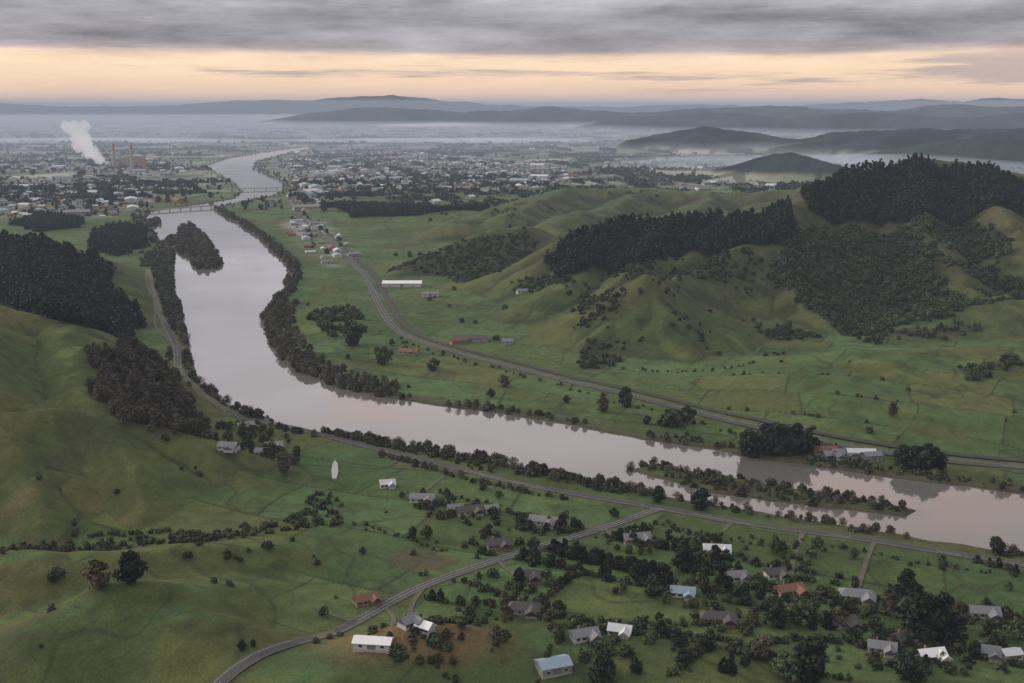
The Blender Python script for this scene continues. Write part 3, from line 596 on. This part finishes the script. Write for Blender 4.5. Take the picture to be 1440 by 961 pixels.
HL=[('farm_shed',525,914,-.12,19,8,W[0],M_bright,0,2.8,1.4,0,1),('farm_shed',778,948,.35,16,11,W[3],Rf[4],0,3.4,1.8,0,1),('farmhouse',960,838,-.2,14,8,W[0],Rf[4]),('farmhouse',1008,778,-.1,17,9,W[0],Rf[0]),
('farmhouse',740,818,.1,16,9,W[2],Rf[2],1,2.8,2.2,3),('farmhouse',737,862,-.1,18,10,W[1],Rf[2],1,2.8,2.2,3),('farmhouse',1110,836,.3,16,9,W[2],Rf[3]),('farmhouse',1205,842,-.2,20,10,W[1],Rf[1],1,2.8,2.2,3),
('farmhouse',1383,868,-.15,16,9,W[0],Rf[1]),('farmhouse',1308,930,.2,14,8,W[0],M_bright),('farmhouse',1240,916,-.3,14,8,W[0],Rf[1]),('farmhouse',895,764,.2,18,9,W[2],Rf[1]),('farmhouse',765,738,-.3,20,9,W[0],Rf[1]),('farmhouse',660,723,.3,18,9,W[1],Rf[2]),
('farmhouse',595,707,-.1,18,9,W[0],Rf[1]),('farmhouse',700,770,.2,14,8,W[2],Rf[2]),('farmhouse',575,880,.8,10,7,W[0],Rf[1]),('farmhouse',598,893,-.6,9,6,W[0],M_bright,0),('farmhouse',385,632,.3,12,8,W[0],Rf[1]),('farmhouse',345,602,.6,12,8,W[1],Rf[1]),('farmhouse',322,634,-.2,12,8,W[0],Rf[1]),
('farmhouse',515,850,.5,14,7,W[2],Rf[3]),('farmhouse',1010,875,-.1,20,9,W[2],Rf[2],1,2.8,2,3),('farmhouse',1090,812,.2,12,8,W[0],Rf[2]),('farmhouse',1185,880,.1,14,9,W[3],Rf[2]),('farmhouse',822,898,.3,14,8,W[0],Rf[1]),('farmhouse',872,893,-.3,12,7,W[0],Rf[0]),('farm_shed',1420,928,.2,10,7,W[0],Rf[0],0,3,1.2,0,1),
('farmhouse',545,686,.2,11,7,W[0],Rf[0]),('farmhouse',640,722,.2,10,7,W[0],Rf[1]),('farm_shed',690,722,.4,10,7,W[0],Rf[1],0,3,1.2,0,1),('packing_shed',566,403,.0,50,18,W[0],M_bright,0,5,2.4,0,1),('farm_shed',605,417,.1,20,10,W[0],Rf[1],0,4,2,0,1),('farm_shed',662,480,0,34,14,W[3],Rf[2],0,4,2,0,1),('farm_shed',645,484,.4,16,8,W[2],Rf[3],0,4,2,0,1),('farmhouse',714,484,0,10,8,W[0],Rf[1],0),('farmhouse',735,412,.2,14,8,W[0],Rf[1],0),
('farmhouse',1160,636,-.1,16,9,W[2],Rf[3]),('farmhouse',1185,640,.1,15,9,W[0],Rf[1]),('farm_shed',1210,643,-.1,18,9,W[0],Rf[0],0,4,1.6,0,1),('farm_shed',1225,646,.2,12,8,W[3],Rf[1],0,4,1.6,0,1),('farmhouse',1170,643,.1,12,8,W[0],Rf[1]),
('farmhouse',575,498,-.2,18,9,W[1],Rf[3]),('farmhouse',1270,905,.5,12,8,W[2],Rf[2]),('farmhouse',1385,925,-.3,14,8,W[1],Rf[1]),('farmhouse',365,640,.1,10,7,W[0],Rf[1]),('farmhouse',1035,818,.2,12,7,W[0],Rf[1])]
for a_ in HL: house(*a_[:8],*[x_ for x_ in a_[8:]])
INS={};
for i,(A,B) in enumerate(put2): put('garden_trees',['decid','scrub','bush'][i%3],A,B,[.5,1.1,.6][i%3],.4)
flush()
def gp(u,v): 
    p=G(u,v);return p[0],p[1],2.3
px_,py_,pz_=gp(176,238);ps=bpy.data.objects.new('power_station',None);sc.collection.objects.link(ps);ps.location=(px_,py_,pz_)
M_brk=simple('chimney_orange',(.36,.19,.13),.8,.15);M_ps=simple('boiler_house_cladding',(.33,.29,.27),.7,.2,.02)
def cyl(name,cx,cy,z0,r0,r1,hh,mat,parent,n=24):
    V,Fq=prism((cx,cy,z0),(cx,cy,z0+hh),r0,r1,n);Fs=[tuple(f) for f in Fq]+[tuple(range(n,2*n))];me=bpy.data.meshes.new(name);me.from_pydata([tuple(v_) for v_ in V],[],Fs);me.materials.append(mat);return obj(name,me,parent)
for cx,nm in ((-35,'chimney_a'),(30,'chimney_b')):
    cyl(nm,cx,-10,0,6.5,4.8,96,M_conc,ps);cyl(nm+'_band',cx,-10,70,5.6,5.2,18,M_brk,ps)
box('boiler_house',25,35,0,70,40,46,M_ps,ps);box('turbine_hall',-20,70,0,120,36,24,M_conc,ps);box('boiler_house_b',-42,35,0,26,38,38,M_ps,ps);box('coal_bunker',65,20,0,12,28,30,M_brk,ps)
for k_ in range(5): box('facade_rib',-5+k_*15,14.5,0,1.2,1,45,M_conc,ps)
def bridge(nm,a_,b_,wd,zt,npier):
    A=np.array(G(*a_,2));B=np.array(G(*b_,2));Ln=np.hypot(*(B-A));e_=bpy.data.objects.new(nm,None);sc.collection.objects.link(e_)
    e_.location=(*((A+B)/2),0);e_.rotation_euler=(0,0,math.atan2(B[1]-A[1],B[0]-A[0]))
    box('deck',0,0,zt,Ln,wd,1.3,M_conc,e_)
    for s in (-1,1): box('parapet',0,s*(wd/2-.2),zt+1.3,Ln,.3,.9,M_conc,e_)
    for i in range(npier): box('pier',-Ln/2+Ln*(i+.5)/npier,0,-5,2.0,wd*.8,zt+5,M_conc,e_)
bridge('road_bridge',(200,298),(304,291),7,4,7);bridge('railway_bridge',(318,268),(412,265),6,4,6)
# ------------------------------------------------ ATMOSPHERE (absorbing volumes; emission stands in for scattered light)
def volmat(n,dens,c):
    m,N,L=newmat(n);
    for k in list(N):
        if k.type!='OUTPUT_MATERIAL':N.remove(k)
    o_=[k for k in N][0];ab=N.new('ShaderNodeVolumeAbsorption');ab.inputs['Color'].default_value=(0,0,0,1);ab.inputs['Density'].default_value=dens
    em=N.new('ShaderNodeEmission');em.inputs[0].default_value=(*c,1);em.inputs[1].default_value=dens
    ad=N.new('ShaderNodeAddShader');L.new(ab.outputs[0],ad.inputs[0]);L.new(em.outputs[0],ad.inputs[1]);L.new(ad.outputs[0],o_.inputs['Volume']);return m
def wedge(name,x0,x1,pts,mat): # pts: (y,ztop)
    n=len(pts);V=[]
    for xx_ in (x0,x1):
        V+=[(xx_,p[0],p[1]) for p in pts]+[(xx_,p[0],-60) for p in pts[::-1]]
    m=2*n;Fc=[tuple(range(m))[::-1],tuple(range(m,2*m))]+[(i,(i+1)%m,m+(i+1)%m,m+i) for i in range(m)]
    me=bpy.data.meshes.new(name);me.from_pydata(V,[],Fc);me.materials.append(mat);return obj(name,fixn(me))
wedge('haze',-60000,60000,[(-3000,310),(75000,310)],volmat('haze',1/19000,(.33,.36,.44)))
wedge('valley_mist',-50000,50000,[(2300,-20),(3400,14),(5200,44),(8000,58),(70000,62)],volmat('valley_mist',1/2500,(.41,.44,.52)))
def bankv(name,u,v,rx,ry,rz_,dens,c,seed):
    X_,Y_=G(u,v);g=np.random.default_rng(seed);n,m=64,12;V=[];ph=g.uniform(0,6.28,6)
    for j in range(m+1):
        th=math.pi*j/m
        for i in range(n):
            a_=2*math.pi*i/n;k_=1+.18*math.sin(3*a_+ph[0])+.12*math.sin(7*a_+ph[1])+.06*math.sin(13*a_+ph[2])
            V.append((X_+rx*k_*math.sin(th)*math.cos(a_),Y_+ry*k_*math.sin(th)*math.sin(a_),12+rz_*math.cos(th)))
    Fc=[(j*n+i,(j+1)*n+i,(j+1)*n+(i+1)%n,j*n+(i+1)%n) for j in range(m) for i in range(n)]
    obj(name,mesh_k(name,V,Fc,[volmat(name,dens,c)]))
bankv('mist_bank',860,177,2600,1000,30,1/260,(.80,.62,.56),1)  # peach emission paints in the bright strip of far water and mist
bankv('mist_bank',250,162,5500,2600,40,1/800,(.62,.60,.64),2)
bankv('mist_bank',600,168,2600,900,28,1/500,(.72,.63,.62),3)
bankv('mist_bank',1230,236,900,420,38,1/550,(.44,.47,.53),4)
bankv('mist_bank',640,200,1000,260,16,1/260,(.56,.56,.60),5)
bankv('mist_bank',120,200,1100,300,16,1/320,(.52,.53,.58),6)
bm=bmesh.new();g=np.random.default_rng(3)
for i in range(50):
    t=i/49;u_=146-44*t**.9;v_=230-46*t;p=R(u_,v_,3950);r_=(8+17*math.sin(min(1,t*1.25)*1.9))*g.uniform(.6,1.1)
    mt_=bmesh.ops.create_icosphere(bm,subdivisions=2,radius=r_)
    off=Vector(p)+Vector((g.normal(0,4+12*t),g.normal(0,12),g.normal(0,4+9*t)))
    for v__ in mt_['verts']: v__.co+=off
me=bpy.data.meshes.new('steam_plume');bm.to_mesh(me);bm.free();me.materials.append(volmat('steam',1/26,(.62,.59,.62)))
st=obj('steam_plume',me);rm=st.modifiers.new('r','REMESH');rm.mode='VOXEL';rm.voxel_size=3
tx_=bpy.data.textures.new('t','CLOUDS');tx_.noise_scale=14;dm=st.modifiers.new('d','DISPLACE');dm.texture=tx_;dm.strength=16;dm.mid_level=.5
# ------------------------------------------------ SKY + SUN
SE,SR=math.radians(15),math.radians(-66)
w=bpy.data.worlds.new('World');sc.world=w;w.use_nodes=True;N=w.node_tree.nodes;L=w.node_tree.links
bg=N['Background'];out=N['World Output'];sky=N.new('ShaderNodeTexSky');sky.sky_type='NISHITA';sky.sun_disc=False;sky.sun_elevation=SE;sky.sun_rotation=SR
L.new(sky.outputs[0],bg.inputs[0]);bg.inputs[1].default_value=.08
tc=N.new('ShaderNodeTexCoord');sp=N.new('ShaderNodeSeparateXYZ');L.new(tc.outputs['Generated'],sp.inputs[0])
def wn(sx,sz,det=5,ro=.55,seed=0.):
    mp=N.new('ShaderNodeMapping');mp.inputs['Scale'].default_value=(sx,sx,sz);mp.inputs['Location'].default_value=(seed,seed*.7,seed*.3);L.new(tc.outputs['Generated'],mp.inputs[0])
    n=N.new('ShaderNodeTexNoise');n.inputs['Detail'].default_value=det;n.inputs['Roughness'].default_value=ro;n.inputs['Scale'].default_value=1;L.new(mp.outputs[0],n.inputs['Vector']);return n.outputs['Fac']
def mth(op,a_,b_=None,c_=None):
    m=N.new('ShaderNodeMath');m.operation=op
    for i,q_ in enumerate((a_,b_,c_)):
        if q_ is None:continue
        if isinstance(q_,(int,float)):m.inputs[i].default_value=q_
        else:L.new(q_,m.inputs[i])
    return m.outputs[0]
def mrg(a_,f0,f1,t0,t1):
    m=N.new('ShaderNodeMapRange');m.interpolation_type='SMOOTHSTEP'
    for i,q_ in enumerate((f0,f1,t0,t1)):m.inputs[i+1].default_value=q_
    L.new(a_,m.inputs[0]);return m.outputs[0]
z=sp.outputs['Z'];n_a=wn(2.2,34,6,.6,1.3);n_b=wn(8,60,7,.66,4.1);n_c=wn(3,60,6,.6,9.7);n_d=wn(2.5,26,4,.5,2.2);n_e=wn(5,11,3,.5,6.4)
el=mth('ADD',z,mth('MULTIPLY',mth('SUBTRACT',n_a,.5),mrg(z,0,.03,0,.016)))
cr=N.new('ShaderNodeValToRGB');L.new(el,cr.inputs[0]);E=cr.color_ramp.elements
stops=[(0,(.54,.45,.46)),(.003,(.68,.53,.49)),(.011,(.95,.66,.48)),(.024,(1.05,.76,.51)),(.037,(1.1,.82,.57)),(.0425,(.98,.72,.54)),(.047,(.47,.41,.41)),(.053,(.35,.33,.36)),(.075,(.34,.33,.37)),(.10,(.56,.54,.59)),(.15,(.84,.82,.88)),(.22,(.95,.90,.95)),(.30,(.92,.84,.85)),(.38,(.80,.71,.68)),(.6,(1.1,1.07,1.07)),(1,(1.35,1.31,1.31))]
E[0].position=0;E[0].color=(*stops[0][1],1);E[1].position=1;E[1].color=(*stops[-1][1],1)
for p,c in stops[1:-1]:
    e_=E.new(p);e_.color=(*c,1)
wb=N.new('ShaderNodeMix');wb.data_type='RGBA';L.new(mth('MULTIPLY',mth('MULTIPLY',mrg(n_e,.50,.64,0,.65),mrg(z,.22,.26,0,1)),mrg(z,.42,.32,0,1)),wb.inputs[0]);L.new(cr.outputs[0],wb.inputs[6]);wb.inputs[7].default_value=(1.2,.82,.64,1)
vr=N.new('ShaderNodeVectorMath');vr.operation='SCALE';L.new(wb.outputs[2],vr.inputs[0])
cl=mth('ADD',mth('MULTIPLY',mth('SUBTRACT',n_b,.5),mrg(z,.03,.055,.3,1.9)),mth('MULTIPLY',mth('SUBTRACT',n_d,.5),mrg(z,.045,.06,0,1.4)))
sunny=mth('MULTIPLY_ADD',sp.outputs['X'],mrg(z,.15,.4,0,-.6),1.0)
L.new(mth('MULTIPLY',mth('ADD',mth('MULTIPLY',cl,mrg(z,.13,.2,1,.35)),1.0),sunny),vr.inputs['Scale'])
stk=mth('MULTIPLY',mth('MULTIPLY',mrg(mth('ADD',n_c,mth('MULTIPLY',sp.outputs['X'],.28)),.50,.60,0,1),mrg(z,.008,.016,0,1)),mrg(z,.05,.035,0,1))
mx=N.new('ShaderNodeMix');mx.data_type='RGBA';L.new(mth('MULTIPLY',stk,.75),mx.inputs[0]);L.new(vr.outputs[0],mx.inputs[6]);mx.inputs[7].default_value=(.45,.38,.39,1)
bg2=N.new('ShaderNodeBackground');L.new(mx.outputs[2],bg2.inputs[0]);bg2.inputs[1].default_value=1
ms=N.new('ShaderNodeMixShader');L.new(mrg(z,.2,.9,.97,.85),ms.inputs[0]);L.new(bg.outputs[0],ms.inputs[1]);L.new(bg2.outputs[0],ms.inputs[2]);L.new(ms.outputs[0],out.inputs[0])
sl=bpy.data.lights.new('sun','SUN');sl.energy=3.2;sl.angle=math.radians(10);sl.color=(1,.84,.64);so=bpy.data.objects.new('sun',sl);sc.collection.objects.link(so)
dv=Vector((math.sin(SR)*math.cos(SE),math.cos(SR)*math.cos(SE),math.sin(SE)));so.rotation_euler=dv.to_track_quat('Z','Y').to_euler()
print('done',time.time()-T0)
